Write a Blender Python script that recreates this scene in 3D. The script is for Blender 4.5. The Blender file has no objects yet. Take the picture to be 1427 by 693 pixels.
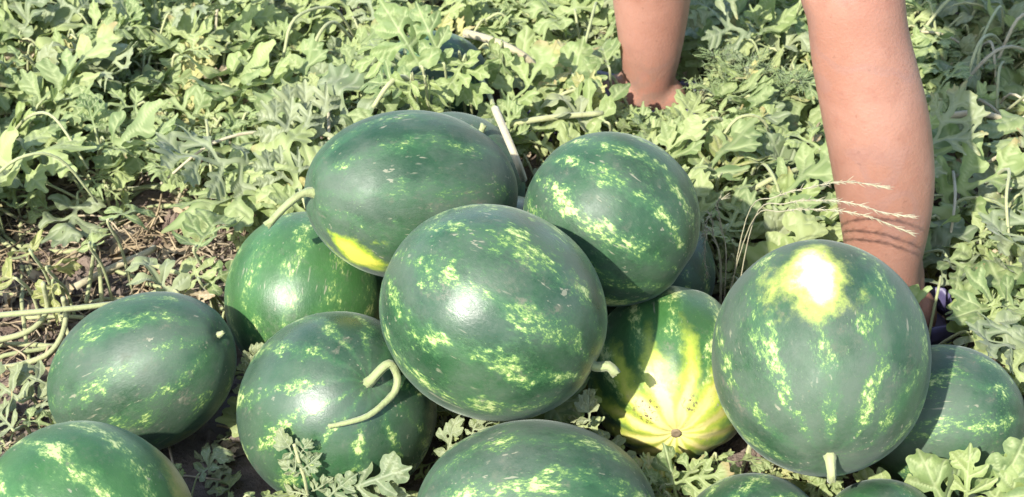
import bpy, bmesh, math, random
import numpy as np
from mathutils import Vector, Matrix, Quaternion, noise as mnoise
R = math.radians
scene = bpy.context.scene
COL = scene.collection

# ------------------------------------------------------------------ camera, sky, sun, exposure
FPX, PITCH, CAMH = 2364.0, R(35), 1.4          # focal length in photo pixels (1427 wide), pitch down, height
cam_d = bpy.data.cameras.new('camera'); cam = bpy.data.objects.new('camera', cam_d); COL.objects.link(cam)
cam_d.lens = FPX / 1427 * 36; cam_d.sensor_width = 36; cam_d.clip_start = 0.02; cam_d.clip_end = 500
cam_d.dof.use_dof = True; cam_d.dof.focus_distance = 1.85; cam_d.dof.aperture_fstop = 14
cam.location = (0, 0, CAMH); cam.rotation_euler = (R(90) - PITCH, 0, 0)
scene.camera = cam

SUN = Vector((-0.44, -0.62, 0.65)).normalized()  # direction towards the sun
world = bpy.data.worlds.new('World'); scene.world = world; world.use_nodes = True
wn = world.node_tree.nodes; wl = world.node_tree.links; wn.clear()
sky = wn.new('ShaderNodeTexSky'); sky.sky_type = 'NISHITA'; sky.sun_disc = False
sky.sun_elevation = math.asin(SUN.z); sky.sun_rotation = math.atan2(SUN.x, SUN.y)
bg = wn.new('ShaderNodeBackground'); bg.inputs['Strength'].default_value = 0.15
wo = wn.new('ShaderNodeOutputWorld'); wl.new(sky.outputs[0], bg.inputs[0]); wl.new(bg.outputs[0], wo.inputs[0])
sd = bpy.data.lights.new('sun', 'SUN'); sd.energy = 3.9; sd.angle = R(0.9); sd.color = (1.0, 0.95, 0.86)
so = bpy.data.objects.new('sun', sd); COL.objects.link(so)
so.rotation_euler = SUN.to_track_quat('Z', 'Y').to_euler(); so.location = SUN * 12
vs = scene.view_settings
vs.view_transform = 'Standard'; vs.look = 'None'; vs.gamma = 1; vs.use_curve_mapping = False; vs.exposure = 1.45
scene.render.film_transparent = False

# ------------------------------------------------------------------ helpers
CT, ST = math.cos(PITCH), math.sin(PITCH)
CX, CY, CZ = Vector((1, 0, 0)), Vector((0, ST, CT)), Vector((0, -CT, ST))
CAM = Vector((0, 0, CAMH))
def ray(px, py):
    return (-CZ * FPX + CX * (px - 713.5) - CY * (py - 346.5)).normalized()
def at_h(px, py, h):                            # the point of height h on a sight line of the survey photo
    d = ray(px, py); return CAM + d * ((h - CAMH) / d.z)
def at_y(px, py, y):
    d = ray(px, py); return CAM + d * (y / d.y)
def project(p):
    q = Vector(p) - CAM; z = -q.dot(CZ)
    return 713.5 + FPX * q.dot(CX) / z, 346.5 - FPX * q.dot(CY) / z, z
def tag(o, label=None, cat=None, group=None, kind=None):
    if label: o['label'] = label
    if cat: o['category'] = cat
    if group: o['group'] = group
    if kind: o['kind'] = kind
    return o
def empty(name, loc):
    o = bpy.data.objects.new(name, None); o.empty_display_size = 0.05; o.location = loc; COL.objects.link(o); return o
def mesh_obj(name, me, parent=None, mats=()):
    o = bpy.data.objects.new(name, me); COL.objects.link(o)
    for m in mats: me.materials.append(m)
    if parent is not None:
        o.parent = parent; o.matrix_parent_inverse = Matrix.Translation(-parent.location) if parent.type == 'EMPTY' else parent.matrix_world.inverted()
    return o
def from_py(name, v, f, smooth=True):
    me = bpy.data.meshes.new(name); me.from_pydata([tuple(p) for p in v], [], f); me.validate()
    if smooth: me.polygons.foreach_set('use_smooth', [True] * len(me.polygons))
    me.update(); return me
def tube(pts, rad, sides=6, caps=True, V=None, F=None):
    """tapered tube through pts; rad a number or a list; appended to V, F"""
    V = [] if V is None else V; F = [] if F is None else F
    pts = [Vector(p) for p in pts]; n = len(pts)
    if not hasattr(rad, '__len__'): rad = [rad] * n
    base = len(V); up = None
    for i, p in enumerate(pts):
        t = (pts[min(i + 1, n - 1)] - pts[max(i - 1, 0)])
        t = t.normalized() if t.length > 1e-9 else Vector((0, 0, 1))
        if up is None: up = t.orthogonal().normalized()
        up = (up - t * up.dot(t)); up = up.normalized() if up.length > 1e-6 else t.orthogonal().normalized()
        b = t.cross(up)
        for k in range(sides):
            a = 2 * math.pi * k / sides
            V.append(p + (up * math.cos(a) + b * math.sin(a)) * rad[i])
    for i in range(n - 1):
        for k in range(sides):
            a = base + i * sides + k; b2 = base + i * sides + (k + 1) % sides
            F.append((a, b2, b2 + sides, a + sides))
    if caps:
        F.append(tuple(base + k for k in reversed(range(sides)))); F.append(tuple(base + (n - 1) * sides + k for k in range(sides)))
    return V, F
def spline(ctrl, per=6):
    """Catmull-Rom through control points"""
    c = [Vector(p) for p in ctrl]; c = [c[0] * 2 - c[1]] + c + [c[-1] * 2 - c[-2]]; out = []
    for i in range(1, len(c) - 2):
        for k in range(per):
            t = k / per; p0, p1, p2, p3 = c[i - 1:i + 3]
            out.append(0.5 * ((2 * p1) + (p2 - p0) * t + (2 * p0 - 5 * p1 + 4 * p2 - p3) * t * t + (3 * p1 - p0 - 3 * p2 + p3) * t ** 3))
    out.append(c[-2]); return out

class NT:
    """small node-tree writer"""
    def __init__(s, name):
        s.m = bpy.data.materials.new(name); s.m.use_nodes = True; s.t = s.m.node_tree; s.t.nodes.clear()
        s.out = s.n('ShaderNodeOutputMaterial')
    def n(s, typ, **kw):
        x = s.t.nodes.new(typ)
        for k, v in kw.items(): setattr(x, k, v)
        return x
    def set(s, sock, v):
        if hasattr(v, 'is_output') or isinstance(v, bpy.types.NodeSocket): s.t.links.new(v, sock)
        else: sock.default_value = v
    def math(s, op, a, b=None, c=None, clamp=False):
        x = s.n('ShaderNodeMath', operation=op); x.use_clamp = clamp
        s.set(x.inputs[0], a)
        if b is not None: s.set(x.inputs[1], b)
        if c is not None: s.set(x.inputs[2], c)
        return x.outputs[0]
    def mix(s, f, a, b):
        x = s.n('ShaderNodeMix', data_type='RGBA'); s.set(x.inputs[0], f); s.set(x.inputs[6], a); s.set(x.inputs[7], b); return x.outputs[2]
    def noise(s, vec, scale, detail=3, rough=0.55, seed=0.0):
        x = s.n('ShaderNodeTexNoise', noise_dimensions='4D'); s.set(x.inputs['Vector'], vec); x.inputs['W'].default_value = seed
        x.inputs['Scale'].default_value = scale; x.inputs['Detail'].default_value = detail; x.inputs['Roughness'].default_value = rough
        return x.outputs[0]
    def step(s, v, lo, hi):
        x = s.n('ShaderNodeMapRange', interpolation_type='SMOOTHSTEP'); s.set(x.inputs[0], v); x.inputs[1].default_value = lo; x.inputs[2].default_value = hi
        return x.outputs[0]
    def bump(s, h, strength, dist):
        x = s.n('ShaderNodeBump'); s.set(x.inputs['Height'], h); x.inputs['Strength'].default_value = strength; x.inputs['Distance'].default_value = dist
        return x.outputs[0]
    def scale(s, vec, v):
        x = s.n('ShaderNodeVectorMath', operation='MULTIPLY'); s.set(x.inputs[0], vec); x.inputs[1].default_value = v; return x.outputs[0]
    def principled(s, **kw):
        x = s.n('ShaderNodeBsdfPrincipled')
        for k, v in kw.items(): s.set(x.inputs[k.replace('_', ' ')], v)
        return x
    def finish(s, shader):
        s.t.links.new(shader, s.out.inputs[0]); return s.m
def c4(r, g, b): return (r, g, b, 1.0)

# ------------------------------------------------------------------ materials
def soil_material():
    t = NT('soil'); P = t.n('ShaderNodeNewGeometry').outputs['Position']
    n1 = t.noise(P, 9, 5, .6); n2 = t.noise(P, 70, 4, .65, 3); n3 = t.noise(P, 2.2, 3, .5, 7)
    c = t.mix(t.step(n1, .3, .7), c4(.105, .075, .058), c4(.19, .145, .115))
    c = t.mix(t.step(n3, .4, .65), c, c4(.12, .10, .085))
    c = t.mix(t.math('MULTIPLY', t.step(n2, .5, .75), .5), c, c4(.22, .175, .13))
    b = t.bump(t.math('ADD', n2, t.math('MULTIPLY', n1, .6)), .8, .012)
    return t.finish(t.principled(Base_Color=c, Roughness=.95, Normal=b, Specular_IOR_Level=.15).outputs[0])
def leaf_material(name, cols, veincol, trans=.28, dry=False):
    t = NT(name); rnd = t.n('ShaderNodeObjectInfo').outputs['Random']
    P = t.n('ShaderNodeTexCoord').outputs['Object']
    ramp = t.n('ShaderNodeValToRGB'); t.set(ramp.inputs[0], rnd); e = ramp.color_ramp.elements
    while len(e) < len(cols): e.new(.5)
    for i, c in enumerate(cols): e[i].position = i / (len(cols) - 1); e[i].color = c4(*c)
    n1 = t.noise(P, 6, 3, .6); n2 = t.noise(P, 34, 3, .6, 2)
    c = t.mix(t.math('MULTIPLY', t.step(n1, .4, .7), .45), ramp.outputs[0], c4(*(x * 1.35 for x in cols[-1])))
    c = t.mix(t.math('MULTIPLY', t.step(n2, .5, .75), .3), c, c4(*(x * .6 for x in cols[0])))
    at = t.n('ShaderNodeAttribute', attribute_name='vein')
    c = t.mix(t.math('MULTIPLY', at.outputs['Fac'], .75), c, c4(*veincol))
    # dry, tan lobe tips: wear with a shape of its own
    tip = t.n('ShaderNodeAttribute', attribute_name='rim')
    wear = t.math('MULTIPLY', t.step(t.math('ADD', tip.outputs['Fac'], t.math('MULTIPLY', n1, .9)), 1.18, 1.4), t.step(t.math('FRACT', t.math('MULTIPLY', rnd, 7.3)), .72, .85))
    c = t.mix(wear, c, c4(.30, .24, .11))
    h = t.math('ADD', t.math('MULTIPLY', n2, .5), t.math('MULTIPLY', at.outputs['Fac'], -.8))
    b = t.bump(h, .35, .004)
    p = t.principled(Base_Color=c, Roughness=.6, Normal=b, Specular_IOR_Level=.36, Sheen_Weight=.16, Sheen_Roughness=.4, Sheen_Tint=c4(1, .97, .85))
    tr = t.n('ShaderNodeBsdfTranslucent'); t.set(tr.inputs[0], t.mix(.6, c, c4(cols[-1][0] * 1.1, cols[-1][1] * 1.25, cols[-1][2] * .6))); t.set(tr.inputs['Normal'], b)
    mx = t.n('ShaderNodeMixShader'); mx.inputs[0].default_value = trans
    t.t.links.new(p.outputs[0], mx.inputs[1]); t.t.links.new(tr.outputs[0], mx.inputs[2])
    return t.finish(mx.outputs[0])
def stem_material(name, c1, c2):
    t = NT(name); P = t.n('ShaderNodeNewGeometry').outputs['Position']
    n1 = t.noise(P, 22, 3, .6); n2 = t.noise(P, 160, 2, .6, 4)
    rnd = t.n('ShaderNodeObjectInfo').outputs['Random']
    c = t.mix(t.math('MULTIPLY_ADD', rnd, .5, t.math('MULTIPLY', n1, .6)), c4(*c1), c4(*c2))
    c = t.mix(t.math('MULTIPLY', t.step(t.noise(P, 60, 4, .7, 8), .52, .68), .45), c, c4(c1[0] * .75, c1[1] * .55, c1[2] * .6))
    return t.finish(t.principled(Base_Color=c, Roughness=.65, Normal=t.bump(n2, .4, .003), Specular_IOR_Level=.3, Sheen_Weight=.15).outputs[0])
def litter_material():
    t = NT('dry_litter'); P = t.n('ShaderNodeNewGeometry').outputs['Position']
    n1 = t.noise(P, 30, 3, .6); n2 = t.noise(P, 6, 2, .6, 4)
    c = t.mix(t.step(n1, .35, .65), c4(.13, .095, .06), c4(.32, .25, .15)); c = t.mix(t.math('MULTIPLY', t.step(n2, .45, .6), .7), c, c4(.36, .31, .23))
    return t.finish(t.principled(Base_Color=c, Roughness=.85, Specular_IOR_Level=.2).outputs[0])
def skin_material():
    t = NT('tanned_skin'); P = t.n('ShaderNodeNewGeometry').outputs['Position']
    n1 = t.noise(P, 7, 4, .6); n2 = t.noise(P, 220, 3, .6, 4); n3 = t.noise(P, 45, 3, .6, 9)
    n4 = t.noise(P, 3.2, 3, .5, 13); n5 = t.noise(P, 120, 2, .5, 17)
    c = t.mix(t.step(n1, .3, .7), c4(.25, .122, .082), c4(.325, .172, .125))
    c = t.mix(t.math('MULTIPLY', t.step(n4, .42, .66), .55), c, c4(.30, .122, .085))
    c = t.mix(t.math('MULTIPLY', t.step(n3, .48, .75), .45), c, c4(.23, .10, .07))
    c = t.mix(t.math('MULTIPLY', t.step(n5, .66, .72), .35), c, c4(.16, .075, .05))
    vn = t.n('ShaderNodeTexWave', wave_type='BANDS', bands_direction='DIAGONAL'); t.set(vn.inputs['Vector'], P); vn.inputs['Scale'].default_value = 3.2; vn.inputs['Distortion'].default_value = 9; vn.inputs['Detail'].default_value = 2; vn.inputs['Detail Scale'].default_value = 2.2
    c = t.mix(t.math('MULTIPLY', t.step(vn.outputs['Fac'], .94, 1.0), .12), c, c4(.16, .13, .14))
    dz = t.n('ShaderNodeSeparateXYZ'); t.set(dz.inputs[0], P)
    c = t.mix(t.math('MULTIPLY', t.math('MULTIPLY', t.step(dz.outputs[2], .20, .04), t.step(n3, .38, .6)), .5), c, c4(.19, .145, .11))   # field dust on the ankles
    return t.finish(t.principled(Base_Color=c, Roughness=.5, Normal=t.bump(t.math('ADD', n2, t.math('MULTIPLY', n3, .6)), .25, .003), Subsurface_Weight=.12,
        Subsurface_Radius=(.02, .008, .004), Subsurface_Scale=.5, Specular_IOR_Level=.35).outputs[0])
def plain_material(name, c1, c2, rough, sc=40, bump=.2):
    t = NT(name); P = t.n('ShaderNodeTexCoord').outputs['Object']; n1 = t.noise(P, sc, 4, .6)
    return t.finish(t.principled(Base_Color=t.mix(n1, c4(*c1), c4(*c2)), Roughness=rough, Normal=t.bump(n1, bump, .003)).outputs[0])

def rind_material(seed, a, c, N=11, light=.0, spot=None, spot_r=.35, spot_col=(.62, .50, .12), spot2=(.75, .70, .42), star=0.0, bloom=.35, green=0.0, scar=None, rough=.30, sw=.46):
    """dark rind with broken, jagged pale stripes from pole to pole; spot = pale ground spot (local direction)"""
    t = NT('melon_rind'); O = t.n('ShaderNodeTexCoord').outputs['Object']; U = t.scale(O, (1 / a, 1 / a, 1 / c))
    sx = t.n('ShaderNodeSeparateXYZ'); t.set(sx.inputs[0], U); x, y, z = sx.outputs
    phi = t.math('ARCTAN2', y, x)
    w1 = t.noise(U, 2.1, 2, .5, seed); w2 = t.noise(U, 7.5, 3, .6, seed + 5)
    ph = t.math('ADD', phi, t.math('ADD', t.math('MULTIPLY_ADD', w1, .5, -.25), t.math('MULTIPLY_ADD', w2, .26, -.13)))
    st = t.math('COSINE', t.math('MULTIPLY', ph, float(N)))
    L = t.scale(U, (1, 1, .5))
    mid = t.noise(U, 3.4, 3, .6, seed + 11); fine = t.noise(L, 19, 6, .78, seed + 17); tiny = t.noise(L, 42, 3, .7, seed + 23)
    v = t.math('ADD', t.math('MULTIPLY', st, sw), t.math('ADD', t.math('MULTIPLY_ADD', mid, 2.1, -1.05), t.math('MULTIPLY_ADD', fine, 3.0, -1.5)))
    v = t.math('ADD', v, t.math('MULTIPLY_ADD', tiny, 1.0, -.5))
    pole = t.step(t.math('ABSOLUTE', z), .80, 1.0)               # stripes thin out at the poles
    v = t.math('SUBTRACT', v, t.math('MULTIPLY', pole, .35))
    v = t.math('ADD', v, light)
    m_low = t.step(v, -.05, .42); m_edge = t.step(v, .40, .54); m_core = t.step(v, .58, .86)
    fleck = t.step(t.math('ADD', t.noise(L, 30, 4, .75, seed + 31), t.math('MULTIPLY', mid, .25)), .74, .84)
    g = green
    dark = t.mix(t.step(t.noise(U, 1.7, 4, .6, seed + 40), .35, .68), c4(.013 + .012 * g, .043 + .05 * g, .018), c4(.025 + .02 * g, .072 + .06 * g, .028))
    dark = t.mix(t.math('MULTIPLY', t.step(t.math('ADD', st, t.math('MULTIPLY_ADD', fine, 3, -1.5)), -.2, .8), .45), dark, c4(.03 + .02 * g, .095 + .05 * g, .035))
    # waxy bloom and dust: a greyish film that is worn off in places
    bl = t.math('MULTIPLY', t.step(t.math('ADD', t.noise(U, 1.5, 5, .65, seed + 50), t.math('MULTIPLY_ADD', tiny, .2, -.1)), .33, .66), min(bloom * 1.12, .9))
    dark = t.mix(bl, dark, c4(.080, .102, .076))
    dark = t.mix(t.math('MULTIPLY', m_low, .5), dark, c4(.042 + .02 * g, .108 + .04 * g, .040))
    col = t.mix(m_edge, dark, c4(.115, .20, .055)); col = t.mix(m_core, col, c4(.38, .43, .17))
    col = t.mix(t.math('MULTIPLY', fleck, .6), col, c4(.16, .27, .09))
    if spot is not None:
        d = t.n('ShaderNodeVectorMath', operation='DISTANCE'); t.set(d.inputs[0], U); d.inputs[1].default_value = spot
        q = t.math('ADD', d.outputs['Value'], t.math('ADD', t.math('MULTIPLY_ADD', t.noise(U, 4, 6, .75, seed + 60), .7, -.35), t.math('MULTIPLY', st, -.07)))
        if star: q = t.math('ADD', q, t.math('MULTIPLY', t.math('COSINE', t.math('MULTIPLY_ADD', ph, float(N), 1.0)), star))
        col = t.mix(t.step(q, spot_r * 1.45, spot_r * .75), col, c4(spot_col[0] * .75, spot_col[1] * .95, spot_col[2] * .6))
        col = t.mix(t.step(q, spot_r * 1.05, spot_r * .5), col, c4(*spot_col)); col = t.mix(t.step(q, spot_r * .8, spot_r * .2), col, c4(*spot2))
    hgt = tiny
    if scar is not None:                                         # corky brown scratches
        for sp, rr in scar:
            d = t.n('ShaderNodeVectorMath', operation='DISTANCE'); t.set(d.inputs[0], U); d.inputs[1].default_value = sp
            q = t.math('MULTIPLY', t.step(d.outputs['Value'], rr, rr * .5), t.step(t.noise(U, 24, 4, .7, seed + 70), .53, .58))
            col = t.mix(q, col, c4(.085, .055, .03))
    dirt = t.math('MULTIPLY', t.step(t.noise(U, 3.1, 8, .8, seed + 80), .53, .75), .5)
    col = t.mix(dirt, col, c4(.135, .13, .095))
    speck = t.math('MULTIPLY', t.step(t.noise(U, 55, 2, .5, seed + 86), .70, .74), .6); col = t.mix(speck, col, c4(.10, .08, .05))
    smear = t.math('MULTIPLY', t.step(t.noise(t.scale(U, (1, 1.6, .8)), 2.3, 9, .72, seed + 95), .57, .66), t.step(t.noise(U, 28, 5, .75, seed + 96), .40, .62))
    col = t.mix(t.math('MULTIPLY', smear, .55), col, c4(.155, .13, .095))
    scr = t.math('MULTIPLY', t.step(t.noise(t.scale(U, (1, 1, .12)), 26, 2, .5, seed + 84), .63, .67), t.step(t.noise(U, 3, 2, .5, seed + 85), .52, .62))
    col = t.mix(t.math('MULTIPLY', scr, .65), col, c4(.23, .22, .15))
    ro = t.math('ADD', t.math('MULTIPLY', bl, .25), t.math('ADD', t.math('ADD', t.math('MULTIPLY', dirt, .5), t.math('MULTIPLY', smear, .3)), t.math('MULTIPLY_ADD', t.noise(U, 6, 8, .8, seed + 90), .5, rough - .23)))
    b = t.bump(t.math('ADD', t.math('MULTIPLY', tiny, .4), t.math('MULTIPLY', fine, .6)), .14, .006)
    return t.finish(t.principled(Base_Color=col, Roughness=ro, Normal=b, Specular_IOR_Level=.42, Sheen_Weight=.10, Sheen_Roughness=.35, Sheen_Tint=c4(.8, .9, .85)).outputs[0])

M_SOIL = soil_material(); M_LITTER = litter_material(); M_SKIN = skin_material()
M_LEAF = leaf_material('sage_leaf', [(.088, .14, .050), (.150, .212, .074), (.210, .27, .086), (.295, .335, .14)], (.38, .43, .21), .36)
M_YLEAF = leaf_material('yellowing_leaf', [(.20, .235, .07), (.27, .28, .10), (.36, .33, .13)], (.40, .38, .2), .3)
M_DLEAF = leaf_material('withered_leaf', [(.20, .15, .085), (.28, .22, .13), (.36, .29, .19)], (.38, .32, .22), .2)
M_GLEAF = leaf_material('grey_leaf', [(.105, .145, .068), (.16, .195, .092), (.22, .24, .12)], (.29, .32, .20), .25)
M_STEM = stem_material('vine_stem', (.19, .23, .095), (.33, .33, .17)); M_DRYSTEM = stem_material('dry_stem', (.25, .22, .13), (.40, .36, .24))
M_STALK = stem_material('melon_stalk', (.17, .21, .08), (.30, .32, .16)); M_CORK = plain_material('cork', (.10, .07, .04), (.22, .17, .10), .85, 300)
M_SHOE = plain_material('purple_foam', (.060, .052, .115), (.085, .075, .15), .5, 60); M_SHORTS = plain_material('grey_cloth', (.10, .11, .13), (.15, .16, .18), .9, 200)
M_GRASS = stem_material('straw_grass', (.26, .25, .14), (.38, .34, .23)); M_FEATHER = stem_material('feathery_weed', (.12, .18, .065), (.20, .26, .11))

# ------------------------------------------------------------------ melons: name, centre, equatorial and polar half-axes, stem axis
MEL = {
 'A': ((-0.1213, 1.7327, 0.2663), 0.1033, 0.1348, (-0.888, -0.376, 0.264)),
 'B': ((-0.0864, 2.0054, 0.1000), 0.1048, 0.1088, (0.391, -0.160, 0.907)),
 'C': ((0.1195, 1.6856, 0.2631), 0.1030, 0.1072, (0.8, -0.398, -0.393)),
 'D': ((-0.0208, 1.4971, 0.2650), 0.1179, 0.1282, (0.884, -0.345, -0.316)),
 'E': ((-0.2627, 1.7455, 0.1008), 0.1047, 0.1121, (0.10, 0.762, 0.565)),
 'F': ((-0.2041, 1.5119, 0.1110), 0.1151, 0.1217, (0.391, -0.496, 0.775)),
 'G': ((-0.4479, 1.5955, 0.0977), 0.0946, 0.1268, (0.823, -0.099, 0.559)),
 'H': ((-0.4594, 1.3265, 0.1040), 0.1121, 0.1252, (0.755, -0.655, 0.029)),
 'I': ((0.0270, 1.3417, 0.1008), 0.1081, 0.1338, (-0.977, -0.139, 0.160)),
 'J': ((0.1935, 1.6010, 0.0941), 0.1022, 0.1109, (0.020, 0.999, 0.033)),
 'K': ((0.3422, 1.4734, 0.2217), 0.1202, 0.1369, (-0.04, -0.969, -0.249)),
 'L': ((0.5049, 1.5159, 0.0877), 0.0927, 0.0978, (0.95, -0.188, 0.254)),
 'M': ((0.2622, 1.3170, 0.0800), 0.0822, 0.0868, (-0.636, -0.486, 0.599)),
 'Q': ((0.4088, 1.3519, 0.0611), 0.0665, 0.0728, (0.518, -0.561, 0.646)),
 'S': ((-0.0108, 1.8182, 0.0940), 0.0965, 0.1003, (0.508, -0.150, 0.848)),
 'N': ((0.1789, 1.8171, 0.0830), 0.0873, 0.0929, (0.539, -0.221, 0.813)),
 'O': ((-0.1283, 2.3374, 0.0786), 0.0836, 0.0971, (0.830, -0.306, 0.467)),
}
MROT = {k: Vector(v[3]).normalized().to_track_quat('Z', 'Y') for k, v in MEL.items()}
def ell(k, p):
    """ellipsoid level of a world point (1 on the rind)"""
    c, a, cc, _ = MEL[k]; q = MROT[k].inverted() @ (Vector(p) - Vector(c))
    return math.sqrt((q.x / a) ** 2 + (q.y / a) ** 2 + (q.z / cc) ** 2)
def on_melon(k, px, py, lift=0.0):
    """point on the rind of melon k seen along a sight line, lifted along its outward normal, and that normal"""
    c, a, cc, _ = MEL[k]; iq = MROT[k].inverted(); S = Vector((1 / a, 1 / a, 1 / cc))
    o = iq @ (CAM - Vector(c)); d = iq @ ray(px, py)
    o2 = Vector(o[i] * S[i] for i in range(3)); d2 = Vector(d[i] * S[i] for i in range(3))
    A_, B_, C_ = d2.dot(d2), o2.dot(d2), o2.dot(o2) - 1; disc = B_ * B_ - A_ * C_
    t = (-B_ - math.sqrt(max(disc, 0))) / A_
    q = o + d * t; n = MROT[k] @ Vector((q.x / a / a, q.y / a / a, q.z / cc / cc)).normalized()
    return Vector(c) + MROT[k] @ q + n * lift, n
def spot_local(k, px, py):
    p, n = on_melon(k, px, py); c, a, cc, _ = MEL[k]; q = MROT[k].inverted() @ (p - Vector(c)); return (q.x / a, q.y / a, q.z / cc)

def rind_mesh(k, seed, lobes=0.0, nl=11):
    c, a, cc, _ = MEL[k]; rings, seg = 44, 64; V, F = [], []
    off = Vector((seed * 3.1, seed * 1.7, seed * .9))
    for i in range(rings + 1):
        th = math.pi * i / rings
        for j in range(seg):
            ph = 2 * math.pi * j / seg
            d = Vector((math.sin(th) * math.cos(ph), math.sin(th) * math.sin(ph), math.cos(th)))
            r = 1 + .012 * mnoise.noise(d * 1.6 + off) + .004 * mnoise.noise(d * 5 + off)
            r += lobes * math.cos(nl * ph) * math.sin(th) ** 1.0 * (1 if th > math.pi * .5 else .4)
            dim = .045 * math.exp(-(th / .14) ** 2) + (.03 + lobes * 2) * math.exp(-((math.pi - th) / .16) ** 2)
            r -= dim
            V.append(Vector((d.x * a * r, d.y * a * r, d.z * cc * r)))
    for i in range(rings):
        for j in range(seg):
            A_ = i * seg + j; B_ = i * seg + (j + 1) % seg
            F.append((A_, A_ + seg, B_ + seg, B_))
    me = from_py('rind', V, F)
    bm = bmesh.new(); bm.from_mesh(me); bmesh.ops.remove_doubles(bm, verts=bm.verts, dist=1e-6); bmesh.ops.recalc_face_normals(bm, faces=bm.faces); bm.to_mesh(me); bm.free()
    me.polygons.foreach_set('use_smooth', [True] * len(me.polygons)); return me

G_M = 'harvested watermelons in the pile'
WM = {}
def melon(k, seed, label, stem='nub', group=G_M, lobes=0.0, **mat):
    c, a, cc, ax = MEL[k]
    root = tag(empty('watermelon', c), label, 'watermelon', group)
    root.rotation_mode = 'QUATERNION'; root.rotation_quaternion = MROT[k]
    def part(name, me, m):
        o = bpy.data.objects.new(name, me); COL.objects.link(o); me.materials.append(m); o.parent = root; return o
    part('rind', rind_mesh(k, seed, lobes, mat.get('N', 11)), rind_material(seed * 7.7, a, cc, **mat))
    top = cc * .955
    rr = random.Random(seed)
    if stem == 'nub':
        pts = [(0, 0, top - .006), (0, 0, top + .006), (.002, .001, top + .013), (.005, .002, top + .019)]; rad = [.010, .0065, .0055, .006]
    elif stem:
        pts, rad = stem
    if stem:
        V, F = tube(pts, [q * .70 for q in rad], 14); n14 = len(pts)
        for i in range(n14):                                    # ridged and a little knobbly, torn at the end
            for j in range(14):
                v = V[i * 14 + j]; cpt = Vector(pts[i]); V[i * 14 + j] = cpt + (v - cpt) * ((1.12 if j % 2 else .86) * rr.uniform(.93, 1.07)) + (Vector((rr.uniform(-1, 1), rr.uniform(-1, 1), rr.uniform(-1, 1))) * .0012 if i == n14 - 1 else Vector())
        part('stem', from_py('stem', V, F), M_STALK)
    # corky blossom scar at the other pole: a small knobbly button
    V, F = [], []
    for i, (r_, h_) in enumerate(((.0066, -.004), (.0062, .0012), (.0042, .0020), (.0014, .0010))):
        for j in range(9):
            q = 2 * math.pi * j / 9; rq = r_ * (1 + .18 * rr.uniform(-1, 1)); V.append((rq * math.cos(q), rq * math.sin(q), -cc * .952 - h_))
    for i in range(3):
        for j in range(9): F.append((i * 9 + j, i * 9 + (j + 1) % 9, (i + 1) * 9 + (j + 1) % 9, (i + 1) * 9 + j))
    F.append(tuple(27 + j for j in range(9)))
    part('blossom_scar', from_py('blossom_scar', V, F), M_CORK)
    WM[k] = root; return root
def loc_path(k, pts):
    """world points to the melon's own frame"""
    c = Vector(MEL[k][0]); iq = MROT[k].inverted(); return [iq @ (Vector(p) - c) for p in pts]
def top_pt(k, h):
    c, a, cc, ax = MEL[k]; return Vector(c) + MROT[k] @ Vector((0, 0, cc * .955 + h))

# long pale stalk of the back melon
s0 = top_pt('A', -.008); s1 = top_pt('A', .012); e = at_y(372, 316, s1.y - .02)
stemA = (loc_path('A', spline([s0, s1, s1.lerp(e, .5) + Vector((0, 0, .004)), e], 4)), None); stemA = (stemA[0], [.013, .011, .009, .0075] + [.006] * (len(stemA[0]) - 4))
# curled stalk of the front-left melon: leaves the pole, hooks over and lies along the rind
s0 = top_pt('F', -.008); s1 = top_pt('F', .010)
cp = [s0, s1, on_melon('F', 531, 517, .020)[0], on_melon('F', 545, 530, .013)[0], on_melon('F', 545, 547, .008)[0], on_melon('F', 533, 562, .005)[0], on_melon('F', 512, 579, .004)[0], on_melon('F', 486, 588, .003)[0], on_melon('F', 458, 594, .002)[0]]
q = loc_path('F', spline(cp, 5)); nF = len(q)
stemF = (q, [.010 - .0025 * min(i / 6, 1) - .0042 * (i / (nF - 1)) for i in range(nF)])
s0 = top_pt('K', -.006); s1 = top_pt('K', .008); stemK = (loc_path('K', [s0, s1, s1 + Vector((.001, -.007, -.009)), s1 + Vector((.002, -.009, -.019))]), [.0125, .0075, .0065, .0072])
s0 = top_pt('D', -.008); s1 = top_pt('D', .006); stemD = (loc_path('D', spline([s0, s1, s1 + Vector((.013, -.002, .002)), s1 + Vector((.022, -.006, -.006))], 3)), None); stemD = (stemD[0], [.0105, .009, .008] + [.0075] * (len(stemD[0]) - 4) + [.008])
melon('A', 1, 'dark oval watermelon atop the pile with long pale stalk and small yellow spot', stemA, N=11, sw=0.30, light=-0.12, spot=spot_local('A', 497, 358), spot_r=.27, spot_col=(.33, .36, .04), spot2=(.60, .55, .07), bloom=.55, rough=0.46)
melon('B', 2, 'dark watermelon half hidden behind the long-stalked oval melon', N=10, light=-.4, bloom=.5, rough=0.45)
melon('C', 3, 'striped watermelon with broad pale flecks, perched on top beside the bare shin', None, N=12, sw=.34, light=.10, bloom=.40, rough=0.44)
melon('D', 4, 'big round dark watermelon crowning the pile in front with a stubby side stem', stemD, N=11, sw=0.30, light=0.14, bloom=.5, rough=0.26)
melon('E', 5, 'glossy bright green watermelon under the long-stalked oval melon', None, N=12, sw=.30, light=.06, bloom=.15, green=.55, rough=0.36)
melon('F', 6, 'watermelon with a pale curled stalk lying across its rind', stemF, N=12, sw=0.42, light=0.03, bloom=.38, rough=.25)
melon('G', 7, 'dark oval watermelon lying apart beside bare soil and dry vines', ([(0, 0, .118), (0, 0, .126), (.002, 0, .130)], [.007, .005, .004]), N=10, sw=0.28, light=-0.03, bloom=.45, spot=spot_local('G', 265, 622), spot_r=.30, spot_col=(.17, .15, .04), spot2=(.22, .18, .06), rough=0.42)
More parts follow.
